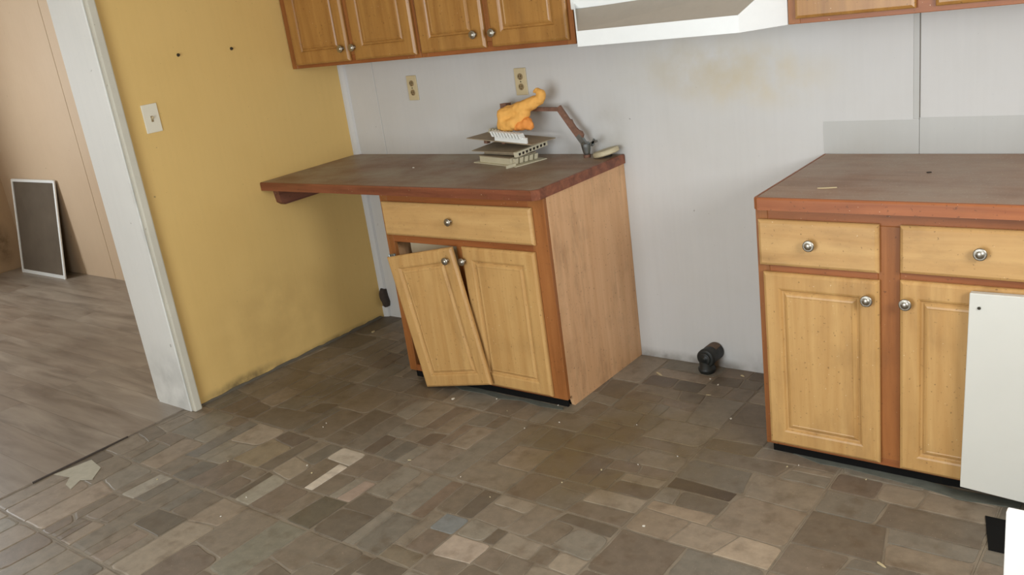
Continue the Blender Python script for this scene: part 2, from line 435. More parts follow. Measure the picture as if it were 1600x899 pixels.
# walls
wb = structure(box('wall_back', (-.22, .008, -.01), (XR+.1, .10, H), 'seam'))
LOC[wb.name] = Vector(wb.location)
for a, b in ((.0, .2295), (.2300, 2.7985), (2.8005, XR)):
    bm = bmesh.new(); add_box(bm, (a+.0008, 0, -.008), (b-.0008, .012, H), .0015, 1); mesh_obj('wall_panel', bm, 'white_wall', wb)
bm = bmesh.new(); add_box(bm, (2.780, -.0018, 1.032), (2.7985, .004, H), .001, 1); mesh_obj('batten', bm, 'splash', wb)
bm = bmesh.new(); add_box(bm, (2.476, -.0012, .914), (2.7988, .002, 1.030)); mesh_obj('splash_strip', bm, 'splash', wb)
bm = bmesh.new(); add_box(bm, (2.8002, -.0012, .914), (XR, .002, 1.036)); mesh_obj('splash_strip', bm, 'splash', wb)
box('seam_strip', (2.795, .0012, .0), (2.803, .006, H), 'seam', wb)
wl = structure(box('wall_left', (-.25, -1.262, -.008), (0, .01, H), 'yellow_wall'))
LOC[wl.name] = Vector(wl.location)
# header over the opening and the stub of wall beyond
structure(box('wall_header', (-.25, YF, 2.12), (0, -1.262, H), 'yellow_wall'))
structure(box('wall_right_lower', (XR, YF, -.01), (XR+.08, .1, .95), 'white_wall'))
structure(box('wall_right_upper', (XR, YF, 2.02), (XR+.08, .1, H), 'white_wall'))
structure(box('wall_right_back', (XR, -1.30, .95), (XR+.08, .1, 2.02), 'white_wall'))
structure(box('wall_right_front', (XR, YF, .95), (XR+.08, -2.40, 2.02), 'white_wall'))
structure(box('wall_front_left', (-.25, YF-.08, -.01), (1.15, YF, H), 'yellow_wall'))
structure(box('wall_front_right', (2.95, YF-.08, -.01), (XR+.1, YF, H), 'yellow_wall'))
structure(box('wall_front_lower', (1.15, YF-.08, -.01), (2.95, YF, .25), 'yellow_wall'))
structure(box('wall_front_upper', (1.15, YF-.08, 2.05), (2.95, YF, H), 'yellow_wall'))
# the room beyond
wfb = structure(box('wall_far_back', (XL-.1, -.092, -.01), (-.2, -.0, H), 'dark'))
LOC[wfb.name] = Vector(wfb.location)
for a, b in ((XL, -2.735), (-2.731, -1.50), (-1.496, -.25)):
    bm = bmesh.new(); add_box(bm, (a, -.10, -.008), (b, -.085, H), .0015, 1); mesh_obj('wall_panel', bm, 'tan_wall', wfb)
structure(box('wall_far_left_lower', (XL-.08, YF, -.01), (XL, -.0, .82), 'tan_side'))
structure(box('wall_far_left_upper', (XL-.08, YF, 2.0), (XL, -.0, H), 'tan_side'))
structure(box('wall_far_left_back', (XL-.08, -1.38, .82), (XL, -.0, 2.0), 'tan_side'))
structure(box('wall_far_left_front', (XL-.08, YF, .82), (XL, -2.52, 2.0), 'tan_side'))
structure(box('wall_far_front', (XL-.1, YF-.08, -.01), (-.25, YF, H), 'tan_wall'))
# window frames of the three windows that light the place
def window(n, a, b, axis):
    w = bpy.data.objects.new('window_%d' % n, None); COL.objects.link(w); w.location = ((a[0]+b[0])/2, (a[1]+b[1])/2, a[2]); LOC[w.name] = Vector(w.location)
    structure(w); t = .04; ax = 1 if axis == 'x' else 0
    def bar(lo, hi):
        p, q = list(a), list(b); p[ax], q[ax] = lo[0], hi[0]; p[2], q[2] = lo[1], hi[1]
        box('window_frame', p, q, 'white_metal', w, .004, 1)
    l0, l1, z0, z1 = a[ax], b[ax], a[2], b[2]
    bar((l0, z0), (l0+t, z1)); bar((l1-t, z0), (l1, z1)); bar((l0+t, z0), (l1-t, z0+t)); bar((l0+t, z1-t), (l1-t, z1))
    return w
window(1, (XR+.0, -2.40, .95), (XR+.05, -1.30, 2.02), 'x')
window(2, (1.15, YF-.05, .25), (2.95, YF-.0, 2.05), 'y')
window(3, (XL-.05, -2.52, .82), (XL-.0, -1.38, 2.0), 'x')
# jamb facing of the wall end
bm = bmesh.new(); add_box(bm, (-.256, -1.276, .0), (.008, -1.262, H), .002, 1); structure(mesh_obj('trim_1', bm, 'jamb'))
bm = bmesh.new(); add_box(bm, (.0085, -1.272, .0), (.036, -1.232, H), .007, 2); structure(mesh_obj('trim_2', bm, 'jamb_edge'))
bm = bmesh.new(); add_box(bm, (-.283, -1.268, .004), (-.2565, -1.18, H), .006, 2); structure(mesh_obj('trim_3', bm, 'jamb'))
# corner moulding between yellow and white wall
bm = bmesh.new()
add_rings(bm, [[(0.0005, -.0005, z), (0.0005, -.022, z), (.014, -.020, z), (.030, -.012, z), (.036, -.0005, z)] for z in (.135, 1.398)]); structure(mesh_obj('trim_4', bm, 'white_wall'))
bm = bmesh.new()
add_rings(bm, [[(0.0005, -.0005, z), (0.0005, -.022, z), (.014, -.020, z), (.030, -.012, z), (.036, -.0005, z)] for z in (.0, .062)]); structure(mesh_obj('trim_5', bm, 'white_wall'))
# ragged lower edge of the yellow wall
bm = bmesh.new(); rnd = random.Random(4)
pts = [(-1.232, .0)] + [(-1.22+i*.03, .012+rnd.uniform(-.004, .003)) for i in range(40)] + [(-.03, .0)]
R0 = [(.0, p[0], p[1]) for p in pts]; R1 = [(.0035, p[0], p[1]) for p in pts]
add_rings(bm, [R0, R1]); structure(mesh_obj('baseboard_left', bm, 'slab'))

# ------------------------------------------------------------------ doors, drawers, knobs
def add_door(bm, x0, x1, z0, z1, y0, yf, inset, panel=True):
    "raised-panel door, front towards -y at yf, back at y0"
    def ring(i, y): return [(x0+i, y, z0+i), (x1-i, y, z0+i), (x1-i, y, z1-i), (x0+i, y, z1-i)]
    rings = [ring(.002, y0), ring(0, y0-.002), ring(0, yf+.008), ring(.003, yf+.004), ring(.010, yf)]
    if panel: rings += [ring(inset-.012, yf), ring(inset-.006, yf+.002), ring(inset-.002, yf+.0075), ring(inset+.004, yf+.0085)]
    add_rings(bm, rings)
def add_panel(bm, x0, x1, z0, z1, yf, inset):
    def ring(i, y): return [(x0+i, y, z0+i), (x1-i, y, z0+i), (x1-i, y, z1-i), (x0+i, y, z1-i)]
    i = inset
    add_rings(bm, [ring(i+.0035, yf+.010), ring(i+.004, yf+.0075), ring(i+.010, yf+.003), ring(i+.016, yf+.001), ring(i+.019, yf+.002)])
def knob(x, y, z, parent, s=1.0, axis=(0, -1, 0)):
    bm = bmesh.new()
    add_lathe(bm, [(0, .007*s), (.002, .0085*s), (.004, .006*s), (.011, .0055*s), (.014, .010*s), (.017, .0155*s), (.020, .0165*s), (.0225, .0155*s), (.0235, .0125*s), (.0225, .0105*s), (.0245, .009*s), (.0265, .0062*s), (.0275, .003*s)], (x, y, z), axis, 20)
    return mesh_obj('knob', bm, 'nickel', parent, smooth=True)
def door(x0, x1, z0, z1, yf, parent, kx, kz, mat='maple', inset=.062, y0=None, ks=1.0):
    bm = bmesh.new(); add_door(bm, x0, x1, z0, z1, y0 if y0 is not None else yf+.019, yf, inset)
    d = mesh_obj('door', bm, mat, parent)
    LOCd = LOC[parent.name]
    LOC_save[d.name] = LOC[d.name]
    bm = bmesh.new(); add_panel(bm, x0, x1, z0, z1, yf, inset); mesh_obj('door_panel', bm, mat, d)
    if kx is not None: knob(kx, yf, kz, d, ks)
    return d
LOC_save = {}
def drawer(x0, x1, z0, z1, yf, parent, kx, kz, mat='maple_flat', ks=1.0):
    bm = bmesh.new(); add_door(bm, x0, x1, z0, z1, yf+.019, yf, 0, False)
    d = mesh_obj('drawer', bm, mat, parent)
    if kx is not None: knob(kx, yf, kz, d, ks)
    return d

# mesh_obj records LOC[name] in world coordinates, so nested parenting offsets stay right
# ------------------------------------------------------------------ left base cabinet
YC = -.591
c = empty('base_cabinet', (1.18, -.30, 0), 'honey-stained base cabinet under the small counter, left door hanging askew', 'cabinet')
def pbox(name, a, b, mat, par, bev=.0015): return box(name, a, b, mat, par, bev, 1)
# right side panel with toe notch
bm = bmesh.new()
prof = [(-.001, .0), (-.525, .0), (-.525, .0), (-.545, .012), (-.575, .05), (YC+.0, .05), (YC, .873), (-.001, .873)]
prof = [(-.001, .0), (-.545, .0), (-.552, .020), (-.560, .050), (YC+.019, .05), (YC+.019, .873), (-.001, .873)]
add_rings(bm, [[(1.617, p[0], p[1]) for p in prof], [(1.633, p[0], p[1]) for p in prof]]); mesh_obj('side_panel', bm, 'side', c)
prof = [(-.001, .0), (-.52, .0), (-.52, .045), (YC+.019, .045), (YC+.019, .873), (-.001, .873)]
add_rings_b = bmesh.new(); add_rings(add_rings_b, [[(.756, p[0], p[1]) for p in prof], [(.772, p[0], p[1]) for p in prof]]); mesh_obj('side_panel', add_rings_b, 'side', c)
pbox('back_panel', (.772, -.02, .05), (1.617, -.004, .86), 'interior', c)
pbox('bottom_shelf', (.772, YC+.02, .05), (1.617, -.021, .066), 'interior', c)
pbox('drawer_box', (.80, -.50, .700), (1.56, YC+.021, .82), 'interior', c)
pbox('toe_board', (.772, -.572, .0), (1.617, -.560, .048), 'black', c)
zt = .873
pbox('frame_stile', (.756, YC, .040), (.800, YC+.019, zt), 'frame', c)
pbox('frame_stile', (1.556, YC, .040), (1.633, YC+.019, zt), 'frame', c)
pbox('frame_stile', (1.160, YC, .070), (1.205, YC+.019, .656), 'frame', c)
pbox('frame_rail', (.800, YC, .835), (1.556, YC+.019, zt), 'frame_red', c)
pbox('frame_rail', (.800, YC, .656), (1.556, YC+.019, .700), 'frame_red', c)
pbox('frame_rail', (.800, YC, .040), (1.556, YC+.019, .070), 'frame_red', c)
drawer(.775, 1.578, .690, .838, YC-.020, c, 1.168, .770)
door(1.198, 1.570, .052, .662, YC-.020, c, 1.212, .605)
# inner edge of cream shelf board seen above the fallen door
pbox('inner_board', (.802, -.50, .30), (1.15, -.484, .664), 'interior', c)
# the fallen door, its own pose
dd = bmesh.new(); w, h = .372, .608
add_door(dd, -w/2, w/2, -h/2, h/2, .019, 0, .062)
# broken upper left corner
me = bpy.data.meshes.new('door'); bmesh.ops.recalc_face_normals(dd, faces=dd.faces); dd.to_mesh(me); dd.free(); me.materials.append(M['maple'])
fd = bpy.data.objects.new('door', me); COL.objects.link(fd); fd.parent = c
fd.location = Vector((1.046, -.655, .338)) - LOC[c.name]; fd.rotation_euler = (-.006, -.172, .055)
fd['label'] = 'loose maple door tilted out of its opening'
def sub(name, bm, mat, par, smooth=False):
    bmesh.ops.recalc_face_normals(bm, faces=bm.faces)
    me = bpy.data.meshes.new(name); bm.to_mesh(me); bm.free(); me.materials.append(M[mat])
    if smooth:
        for p in me.polygons: p.use_smooth = True
    o = bpy.data.objects.new(name, me); COL.objects.link(o); o.parent = par; return o
bm = bmesh.new(); add_panel(bm, -w/2, w/2, -h/2, h/2, 0, .062); sub('door_panel', bm, 'maple', fd)
bm = bmesh.new(); add_lathe(bm, [(0, .007), (.002, .0085), (.004, .006), (.011, .0055), (.014, .010), (.017, .0155), (.020, .0165), (.0235, .0125), (.0225, .0105), (.0265, .0062), (.0275, .003)], (w/2-.034, 0, h/2-.050), (0, -1, 0)); sub('knob', bm, 'nickel', fd, True)
bm = bmesh.new(); add_box(bm, (-w/2+.02, .008, h/2-.002), (-w/2+.045, .020, h/2+.010), .002, 1); add_lathe(bm, [(0, .005), (.012, .005)], (-w/2+.012, .012, h/2-.002), (0, 0, 1), 10); sub('hinge', bm, 'galv', fd)

# small counter
def countertop(name, pts, edge_pts, mtop, medge, label):
    t = empty(name, (sum(p[0] for p in pts)/len(pts), -.32, .874), label, 'countertop')
    bm = bmesh.new(); add_prism(bm, pts, .878, .914)
    bmesh.ops.recalc_face_normals(bm, faces=bm.faces)
    es = [e for e in bm.edges if all(abs(v.co.z-.914) < 1e-5 for v in e.verts)]
    bmesh.ops.bevel(bm, geom=es, offset=.002, segments=2, profile=.5, affect='EDGES')
    mesh_obj('top_slab', bm, mtop, t)
    n = len(edge_pts)
    def nrm(a, b):
        d = Vector((b[0]-a[0], b[1]-a[1])).normalized(); return Vector((d.y, -d.x))
    inn, outp = [], []
    for i, p in enumerate(edge_pts):
        ns = []
        if i > 0: ns.append(nrm(edge_pts[i-1], p))
        if i < n-1: ns.append(nrm(p, edge_pts[i+1]))
        m = sum(ns, Vector((0, 0)))/len(ns); m /= m.length_squared
        inn.append(Vector(p)+m*.0006); outp.append(Vector(p)+m*.010)
    bm = bmesh.new()
    R = []
    for a, b in zip(inn, outp):
        mid = b*.72+a*.28
        R.append([bm.verts.new(q) for q in ((a.x, a.y, .874), (b.x, b.y, .875), (b.x, b.y, .909), (mid.x, mid.y, .9135), (a.x, a.y, .9145))])
    for a, b in zip(R, R[1:]):
        for i in range(5): bm.faces.new((a[i], a[(i+1) % 5], b[(i+1) % 5], b[i]))
    bm.faces.new(R[0]); bm.faces.new(R[-1][::-1])
    mesh_obj('edge_band', bm, medge, t)
    return t
countertop('countertop', [(.003, -.004), (.003, -.628), (1.612, -.628), (1.630, -.610), (1.632, -.004)],
           [(.003, -.628), (1.612, -.628), (1.630, -.610), (1.632, -.004)], 'counter_l', 'edge',
           'dusty brown laminate countertop bridging from the yellow wall over one cabinet')
countertop('countertop', [(2.484, -.004), (2.484, -.618), (2.490, -.628), (4.395, -.628), (4.395, -.004)],
           [(2.484, -.004), (2.484, -.618), (2.494, -.628), (4.395, -.628)], 'counter_r', 'edge2',
           'long red-brown laminate countertop running out of the picture at the right')
# cleat under the counter on the yellow wall
bm = bmesh.new()
pr = [(-.575, .877), (-.565, .800), (-.545, .785), (-.10, .785), (-.10, .877)]
add_rings(bm, [[(.001, p[0], p[1]) for p in pr], [(.040, p[0], p[1]) for p in pr]])
tag(mesh_obj('support_cleat', bm, 'cleat'), 'dark wooden cleat on the yellow wall holding up the small counter', 'bracket')

# ------------------------------------------------------------------ right base cabinets
def base_unit(x0, label, white=False, group=None):
    w = .875; x1 = x0+w
    c = empty('base_cabinet', ((x0+x1)/2, -.30, 0), label, 'cabinet', group)
    for a, b in ((x0, x0+.016), (x1-.016, x1)):
        bm = bmesh.new(); prof = [(-.001, .0), (-.53, .0), (-.53, .043), (YC+.019, .043), (YC+.019, .873), (-.001, .873)]
        add_rings(bm, [[(a, p[0], p[1]) for p in prof], [(b, p[0], p[1]) for p in prof]]); mesh_obj('side_panel', bm, 'side', c)
    pbox('back_panel', (x0+.016, -.02, .05), (x1-.016, -.004, .86), 'interior', c)
    pbox('bottom_shelf', (x0+.016, YC+.02, .044), (x1-.016, -.021, .060), 'interior', c)
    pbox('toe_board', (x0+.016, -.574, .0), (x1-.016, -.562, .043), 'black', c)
    pbox('frame_stile', (x0, YC, .036), (x0+.040, YC+.019, .873), 'frame', c)
    pbox('frame_stile', (x1-.040, YC, .036), (x1, YC+.019, .873), 'frame', c)
    pbox('frame_stile', (x0+.375, YC, .060), (x0+.437, YC+.019, .828), 'frame', c)
    for z0, z1 in ((.828, .873), (.036, .060)): pbox('frame_rail', (x0+.040, YC, z0), (x1-.040, YC+.019, z1), 'frame_red', c)
    for a, b in ((x0+.040, x0+.375), (x0+.437, x1-.040)): pbox('frame_rail', (a, YC, .655), (b, YC+.019, .698), 'frame_red', c)
    drawer(x0+.012, x0+.381, .686, .836, YC-.020, c, x0+.181, .765, ks=1.12)
    drawer(x0+.440, x1-.012, .692, .836, YC-.020, c, x0+.655, .772, ks=1.12)
    door(x0+.022, x0+.381, .050, .663, YC-.020, c, x0+.351, .604, ks=1.12)
    door(x0+.440, x1-.020, .046, .670, YC-.020, c, x0+.461, .604, ks=1.12)
    return c
base_unit(2.463, 'two-door maple base cabinet under the right-hand counter with a white board over one door')
base_unit(3.3385, 'two-door maple base cabinet farther right along the same counter, beyond the picture edge')
# white board covering a door
bm = bmesh.new()
B = [(3.086, -.652, .052), (3.36, -.660, .040), (3.36, -.650, .668), (3.096, -.640, .662)]
yy = [Vector(p) for p in B]
add_rings(bm, [[p for p in yy], [p+Vector((0, .021, 0)) for p in yy]])
bmesh.ops.bevel(bm, geom=list(bm.edges), offset=.0025, segments=2, profile=.5, affect='EDGES')
wbd = empty('white_board', (3.22, -.645, .04), 'plain white board fixed over the far right cabinet door', 'panel')
mesh_obj('board', bm, 'white_board', wbd)
bm = bmesh.new(); add_lathe(bm, [(0, .0045), (.0015, .0045), (.003, .002)], (3.122, -.6435, .621), (0, -1, 0), 10); mesh_obj('screw', bm, 'nail', wbd)

# ------------------------------------------------------------------ upper cabinets
def upper(x0, x1, doors, label, z0=1.398, z1=2.16, group=None):
    c = empty('wall_cabinet', ((x0+x1)/2, -.15, z0), label, 'cabinet', group)
    Y = -.305
    pbox('side_panel', (x0, Y+.019, z0), (x0+.012, -.001, z1), 'upper_maple', c)
    pbox('side_panel', (x1-.012, Y+.019, z0), (x1, -.001, z1), 'upper_maple', c)
    pbox('bottom_panel', (x0+.012, Y+.019, z0+.012), (x1-.012, -.001, z0+.024), 'upper_maple', c)
    pbox('top_panel', (x0+.012, Y+.019, z1-.012), (x1-.012, -.001, z1), 'upper_maple', c)
    pbox('frame_stile', (x0, Y, z0), (x0+.038, Y+.019, z1), 'frame', c)
    pbox('frame_stile', (x1-.038, Y, z0), (x1, Y+.019, z1), 'frame', c)
    pbox('frame_rail', (x0+.038, Y, z0), (x1-.038, Y+.019, z0+.040), 'frame_red', c)
    pbox('frame_rail', (x0+.038, Y, z1-.040), (x1-.038, Y+.019, z1), 'frame_red', c)
    m = (doors[0][1]+doors[1][0])/2
    pbox('frame_stile', (m-.028, Y, z0+.040), (m+.028, Y+.019, z1-.040), 'frame', c)
    for a, b, kx, zb in doors:
        door(a, b, zb, z1-.018, Y-.020, c, kx, 1.472, 'upper_maple', .066, ks=1.05)
    return c
upper(.003, .866, [(.052, .434, .405, 1.414), (.470, .852, .482, 1.414)], 'honey maple wall cabinet in the corner against the yellow wall')
upper(.8675, 1.662, [(.882, 1.238, 1.196, 1.416), (1.272, 1.642, 1.292, 1.416)], 'honey maple wall cabinet between the corner one and the white range hood')
upper(2.480, 3.335, [(2.508, 2.868, 2.835, 1.414), (2.922, 3.305, 2.955, 1.414)], 'maple wall cabinet just right of the white range hood')
upper(3.3365, 4.19, [(3.365, 3.725, 3.69, 1.414), (3.779, 4.162, 3.81, 1.414)], 'maple wall cabinet next along to the right, beyond the picture edge')

# ------------------------------------------------------------------ range hood
hd = empty('range_hood', (2.07, -.2, 1.398), 'white metal range hood with chamfered corners between the wall cabinets', 'range hood')
xa, xb = 1.6645, 2.4775
def outline(y, c=.101, ins=0): return [(xa, -.002), (xa, -.300), (xa+c, y), (xb-c, y), (xb, -.300), (xb, -.002)]
bm = bmesh.new()
o1 = outline(-.450)
lo = [(p[0], p[1], 1.398) for p in o1]; hi = [(p[0], p[1], 1.452) for p in o1]
add_rings(bm, [lo, hi], False, False)
# underside rim turned in
inn = [(p[0]+(.012 if p[0] < 2.07 else -.012), p[1]+.012 if p[1] < -.1 else p[1], 1.398) for p in o1]
inn2 = [(q[0], q[1], 1.43) for q in inn]
vs = [bm.verts.new(p) for p in lo]; ws = [bm.verts.new(p) for p in inn]; us = [bm.verts.new(p) for p in inn2]
for i in range(6):
    j = (i+1) % 6; bm.faces.new((vs[i], vs[j], ws[j], ws[i])); bm.faces.new((ws[i], ws[j], us[j], us[i]))
bm.faces.new(us); bmesh.ops.remove_doubles(bm, verts=bm.verts, dist=.0002)
mesh_obj('lip', bm, 'white_metal', hd)
# right and left chamfer cheeks and upper body
def quad_solid(bm, q, t):
    q = [Vector(p) for p in q]; n = (q[1]-q[0]).cross(q[3]-q[0]).normalized()*t
    add_rings(bm, [[p for p in q], [p-n for p in q]])
zt1 = 1.522; yt = -.318
for sgn in (0, 1):
    X0, X1 = (xa, xa+.101) if sgn == 0 else (xb, xb-.101)
    pts = [(X1, -.450, 1.452), (X0, -.300, 1.452), (X0, -.300, zt1+.06), (X0+(X1-X0)*.18, -.327, zt1+.02)]
    bm = bmesh.new(); v = [bm.verts.new(p) for p in pts]
    q = [bm.verts.new((p[0]+(.004 if sgn == 0 else -.004), p[1]+.004, p[2])) for p in pts]
    bm.faces.new(v); bm.faces.new(q[::-1])
    for i in range(4): bm.faces.new((v[i], v[(i+1) % 4], q[(i+1) % 4], q[i]))
    mesh_obj('cheek', bm, 'white_metal', hd)
bm = bmesh.new()
pts = [(xa+.101, -.446, 1.4515), (xb-.101, -.446, 1.4515), (xb-.018, -.325, zt1+.019), (xa+.018, -.325, zt1+.0)]
v = [bm.verts.new(p) for p in pts]; q = [bm.verts.new((p[0], p[1]+.006, p[2]-.006)) for p in pts]
bm.faces.new(v); bm.faces.new(q[::-1])
for i in range(4): bm.faces.new((v[i], v[(i+1) % 4], q[(i+1) % 4], q[i]))
mesh_obj('sloped_front', bm, 'hood_shaded', hd)
bm = bmesh.new(); add_box(bm, (xa+.001, -.322, zt1), (xb-.001, -.003, 1.66), .003, 1); mesh_obj('hood_body', bm, 'white_metal', hd)

# ------------------------------------------------------------------ wall plates
def outlet(x, z, label, h=.118, w=.064):
    t = empty('outlet', (x, 0, z-h/2), label, 'outlet', None)
    bm = bmesh.new(); add_box(bm, (x-w/2, -.006, z-h/2), (x+w/2, -.0003, z+h/2), .0022, 2); mesh_obj('cover_plate', bm, 'ivory', t)
    for dz in (.022, -.022):
        bm = bmesh.new(); add_lathe(bm, [(0, .0145), (.002, .0145), (.0035, .013)], (x, -.0055, z+dz), (0, -1, 0), 16); s = mesh_obj('socket', bm, 'socket', t)
        bm = bmesh.new()
        for dx in (-.006, .006): add_box(bm, (x+dx-.0012, -.0098, z+dz-.002), (x+dx+.0012, -.0088, z+dz+.007))
        add_box(bm, (x-.002, -.0098, z+dz-.010), (x+.002, -.0088, z+dz-.006)); mesh_obj('slot', bm, 'dark', s)
    bm = bmesh.new(); add_lathe(bm, [(0, .003), (.0018, .003)], (x, -.0055, z), (0, -1, 0), 8); mesh_obj('screw', bm, 'dark', t)
    return t
outlet(.489, 1.238, 'ivory outlet on the white wall under the corner wall cabinet')
outlet(1.150, 1.236, 'ivory outlet on the white wall above the orange glove')
t = empty('light_switch', (0, -1.102, 1.25), 'white light switch plate on the yellow wall', 'switch')
bm = bmesh.new(); add_box(bm, (.0003, -1.140, 1.248), (.0065, -1.066, 1.368), .0022, 2); mesh_obj('cover_plate', bm, 'white_plate', t)
bm = bmesh.new(); add_box(bm, (.006, -1.108, 1.293), (.008, -1.098, 1.318)); mesh_obj('toggle_slot', bm, 'socket', t)
bm = bmesh.new(); add_bar(bm, (.0062, -1.103, 1.305), (.018, -1.103, 1.314), .007, .006); mesh_obj('toggle', bm, 'ivory', t)
for (yy_, zz), lab in (((-.905, 1.546), 'dark nail stub in the yellow wall, nearer the doorway'), ((-.629, 1.538), 'dark nail stub in the yellow wall, nearer the wall cabinets')):
    bm = bmesh.new(); add_lathe(bm, [(0, .007), (.003, .0075), (.006, .0055), (.012, .0035)], (.0002, yy_, zz), (1, 0, 0), 10)
    tag(mesh_obj('nail', bm, 'nail'), lab, 'nail')

# ragged plug low in the corner
bm = bmesh.new(); rnd = random.Random(2)
out = [(-.028, .150), (-.008, .168), (.026, .160), (.034, .120), (.046, .088), (.036, .062), (.008, .058), (-.004, .085), (-.024, .105), (-.030, .130)]
def plug_pt(a, z, y):  # wraps round the corner
    return (max(.0006, .018+a*.9), y if a > -.01 else y, z)
add_rings(bm, [[(.022+p[0]*.62, -.001, p[1]) for p in out], [(.022+p[0]*.62, -.026, p[1]) for p in out], [(.022+p[0]*.45, -.036, .11+(p[1]-.11)*.75) for p in out]])
tag(mesh_obj('pipe_plug', bm, 'plug'), 'ragged dark grey lump of sealed pipe low in the corner by the yellow wall', 'pipe')

# black drain elbow in the gap
t = empty('drain_pipe', (1.995, -.06, 0), 'black plastic drain elbow sticking out at the floor between the counters', 'pipe')
bm = bmesh.new(); X, Y = 1.992, -.062
add_lathe(bm, [(0, .030), (.012, .036), (.022, .036), (.024, .031), (.05, .031)], (X-.006, Y-.008, .0005), (0, 0, 1), 24); mesh_obj('riser', bm, 'black_pipe', t, smooth=True)
bm = bmesh.new()
add_lathe(bm, [(0, .037), (.05, .037), (.075, .040), (.088, .039), (.09, .034)], (X+.006, -.002, .073), (-.08, -1, -.04), 28); mesh_obj('elbow', bm, 'black_pipe', t, smooth=True)
bm = bmesh.new(); add_lathe(bm, [(0, .027), (.004, .027), (.006, .022), (.004, .010), (.010, .009), (.010, .003)], (X-.002, -.0915, .069), (-.08, -1, -.04), 24); mesh_obj('cleanout_cap', bm, 'black_pipe', t, smooth=True)
bm = bmesh.new(); add_rings(bm, [[Vector((X+.006-.08*d+math.cos(a)*r, -.002-d, .073-.04*d+math.sin(a)*r)) for r, a in [(.0385, PI*(.25+i*.0625)) for i in range(9)]+[(.0365, PI*(.75-i*.0625)) for i in range(9)]] for d in (.004, .045)])
mesh_obj('dust_crust', bm, 'brown_dust', t)

# ------------------------------------------------------------------ vent covers on the counter
def frame_axes(org, ux, uy): 
    ux = Vector(ux).normalized(); uz = ux.cross(Vector(uy)).normalized(); uy = uz.cross(ux)
    return Vector(org), ux, uy, uz
def lb(bm, fr, a, b, sk=0):
    o, ux, uy, uz = fr
    vs = add_box(bm, a, b)
    for v in vs:
        x, y, z = v.co; v.co = o+ux*(x+sk*z)+uy*y+uz*z
Z = .9145
# bottom: duct box on flange
fr = frame_axes((1.145, -.150, Z), (.255, -.068, 0), (.068, .255, 0))
v1 = empty('vent_cover', (1.145, -.150, Z), 'cream boxed floor register, lowest of the stack on the small counter', 'vent cover')
bm = bmesh.new(); lb(bm, fr, (-.155, -.085, .0002), (.155, .085, .004)); mesh_obj('flange', bm, 'cream_vent', v1)
bm = bmesh.new(); lb(bm, fr, (-.125, -.070, .004), (.100, .070, .030)); mesh_obj('duct_box', bm, 'cream_vent', v1)
bm = bmesh.new(); lb(bm, fr, (-.128, -.072, .030), (.103, .072, .0335)); mesh_obj('rim', bm, 'vent_back', v1)
for k in range(5):
    bm = bmesh.new(); lb(bm, fr, (.1005, -.062+k*.027, .006), (.118, -.045+k*.027, .030), .3); mesh_obj('louver', bm, 'cream_vent', v1)
bm = bmesh.new(); lb(bm, fr, (.13, -.120, .0005), (.136, -.070, .014), .2); mesh_obj('lever', bm, 'cream_vent', v1)
# middle: tilted plate with dark toothed side
fr = frame_axes((1.135, -.135, .973), (.27, -.055, .002), (.055, .25, .022))
v2 = empty('vent_cover', (1.135, -.135, .95), 'tan-backed vent cover in the middle of the stack, teeth along its right side', 'vent cover')
bm = bmesh.new(); lb(bm, fr, (-.160, -.080, 0), (.140, .085, .0035)); mesh_obj('plate', bm, 'vent_back', v2)
bm = bmesh.new(); lb(bm, fr, (-.155, .060, .0036), (.10, .064, .010)); mesh_obj('rib', bm, 'dark', v2)
bm = bmesh.new(); lb(bm, fr, (.128, -.082, -.016), (.146, .10, .005)); mesh_obj('toothed_edge', bm, 'cream_vent', v2)
for k in range(8):
    bm = bmesh.new(); lb(bm, fr, (.1462, -.070+k*.021, -.013), (.150, -.060+k*.021, -.002), .3); mesh_obj('slot', bm, 'dark', v2)
bm = bmesh.new(); lb(bm, fr, (-.10, -.06, -.0155), (.11, .06, -.0003)); mesh_obj('damper', bm, 'vent_back', v2)
# top: plate with white comb of louvers
fr = frame_axes((1.130, -.125, 1.010), (.30, -.035, -.018), (.035, .28, .0))
v3 = empty('vent_cover', (1.130, -.125, .99), 'tan-backed vent cover topmost of the stack with a white comb of louvers', 'vent cover')
bm = bmesh.new(); lb(bm, fr, (-.185, -.075, 0), (.215, .075, .0035)); mesh_obj('plate', bm, 'vent_back', v3)
bm = bmesh.new(); lb(bm, fr, (-.10, -.05, -.020), (-.08, -.03, 0)); mesh_obj('spring', bm, 'rust', v3)
bm = bmesh.new(); lb(bm, fr, (.0, -.04, -.016), (.02, -.02, 0)); mesh_obj('spring', bm, 'rust', v3)
bm = bmesh.new(); lb(bm, fr, (-.010, -.070, .0036), (.180, -.062, .028)); mesh_obj('comb_plate', bm, 'white_vent', v3)
for k in range(10):
    bm = bmesh.new(); lb(bm, fr, (-.004+k*.0185, -.078, .022), (.0065+k*.0185, -.052, .044), -.6); mesh_obj('louver', bm, 'white_vent', v3)
for k in range(7):
    bm = bmesh.new(); lb(bm, fr, (-.175+k*.019, .050, .0036), (-.163+k*.019, .072, .022), .5); mesh_obj('louver', bm, 'cream_vent', v3)
bm = bmesh.new(); lb(bm, fr, (-.180, .066, .0036), (-.03, .071, .014)); mesh_obj('comb_plate', bm, 'cream_vent', v3)

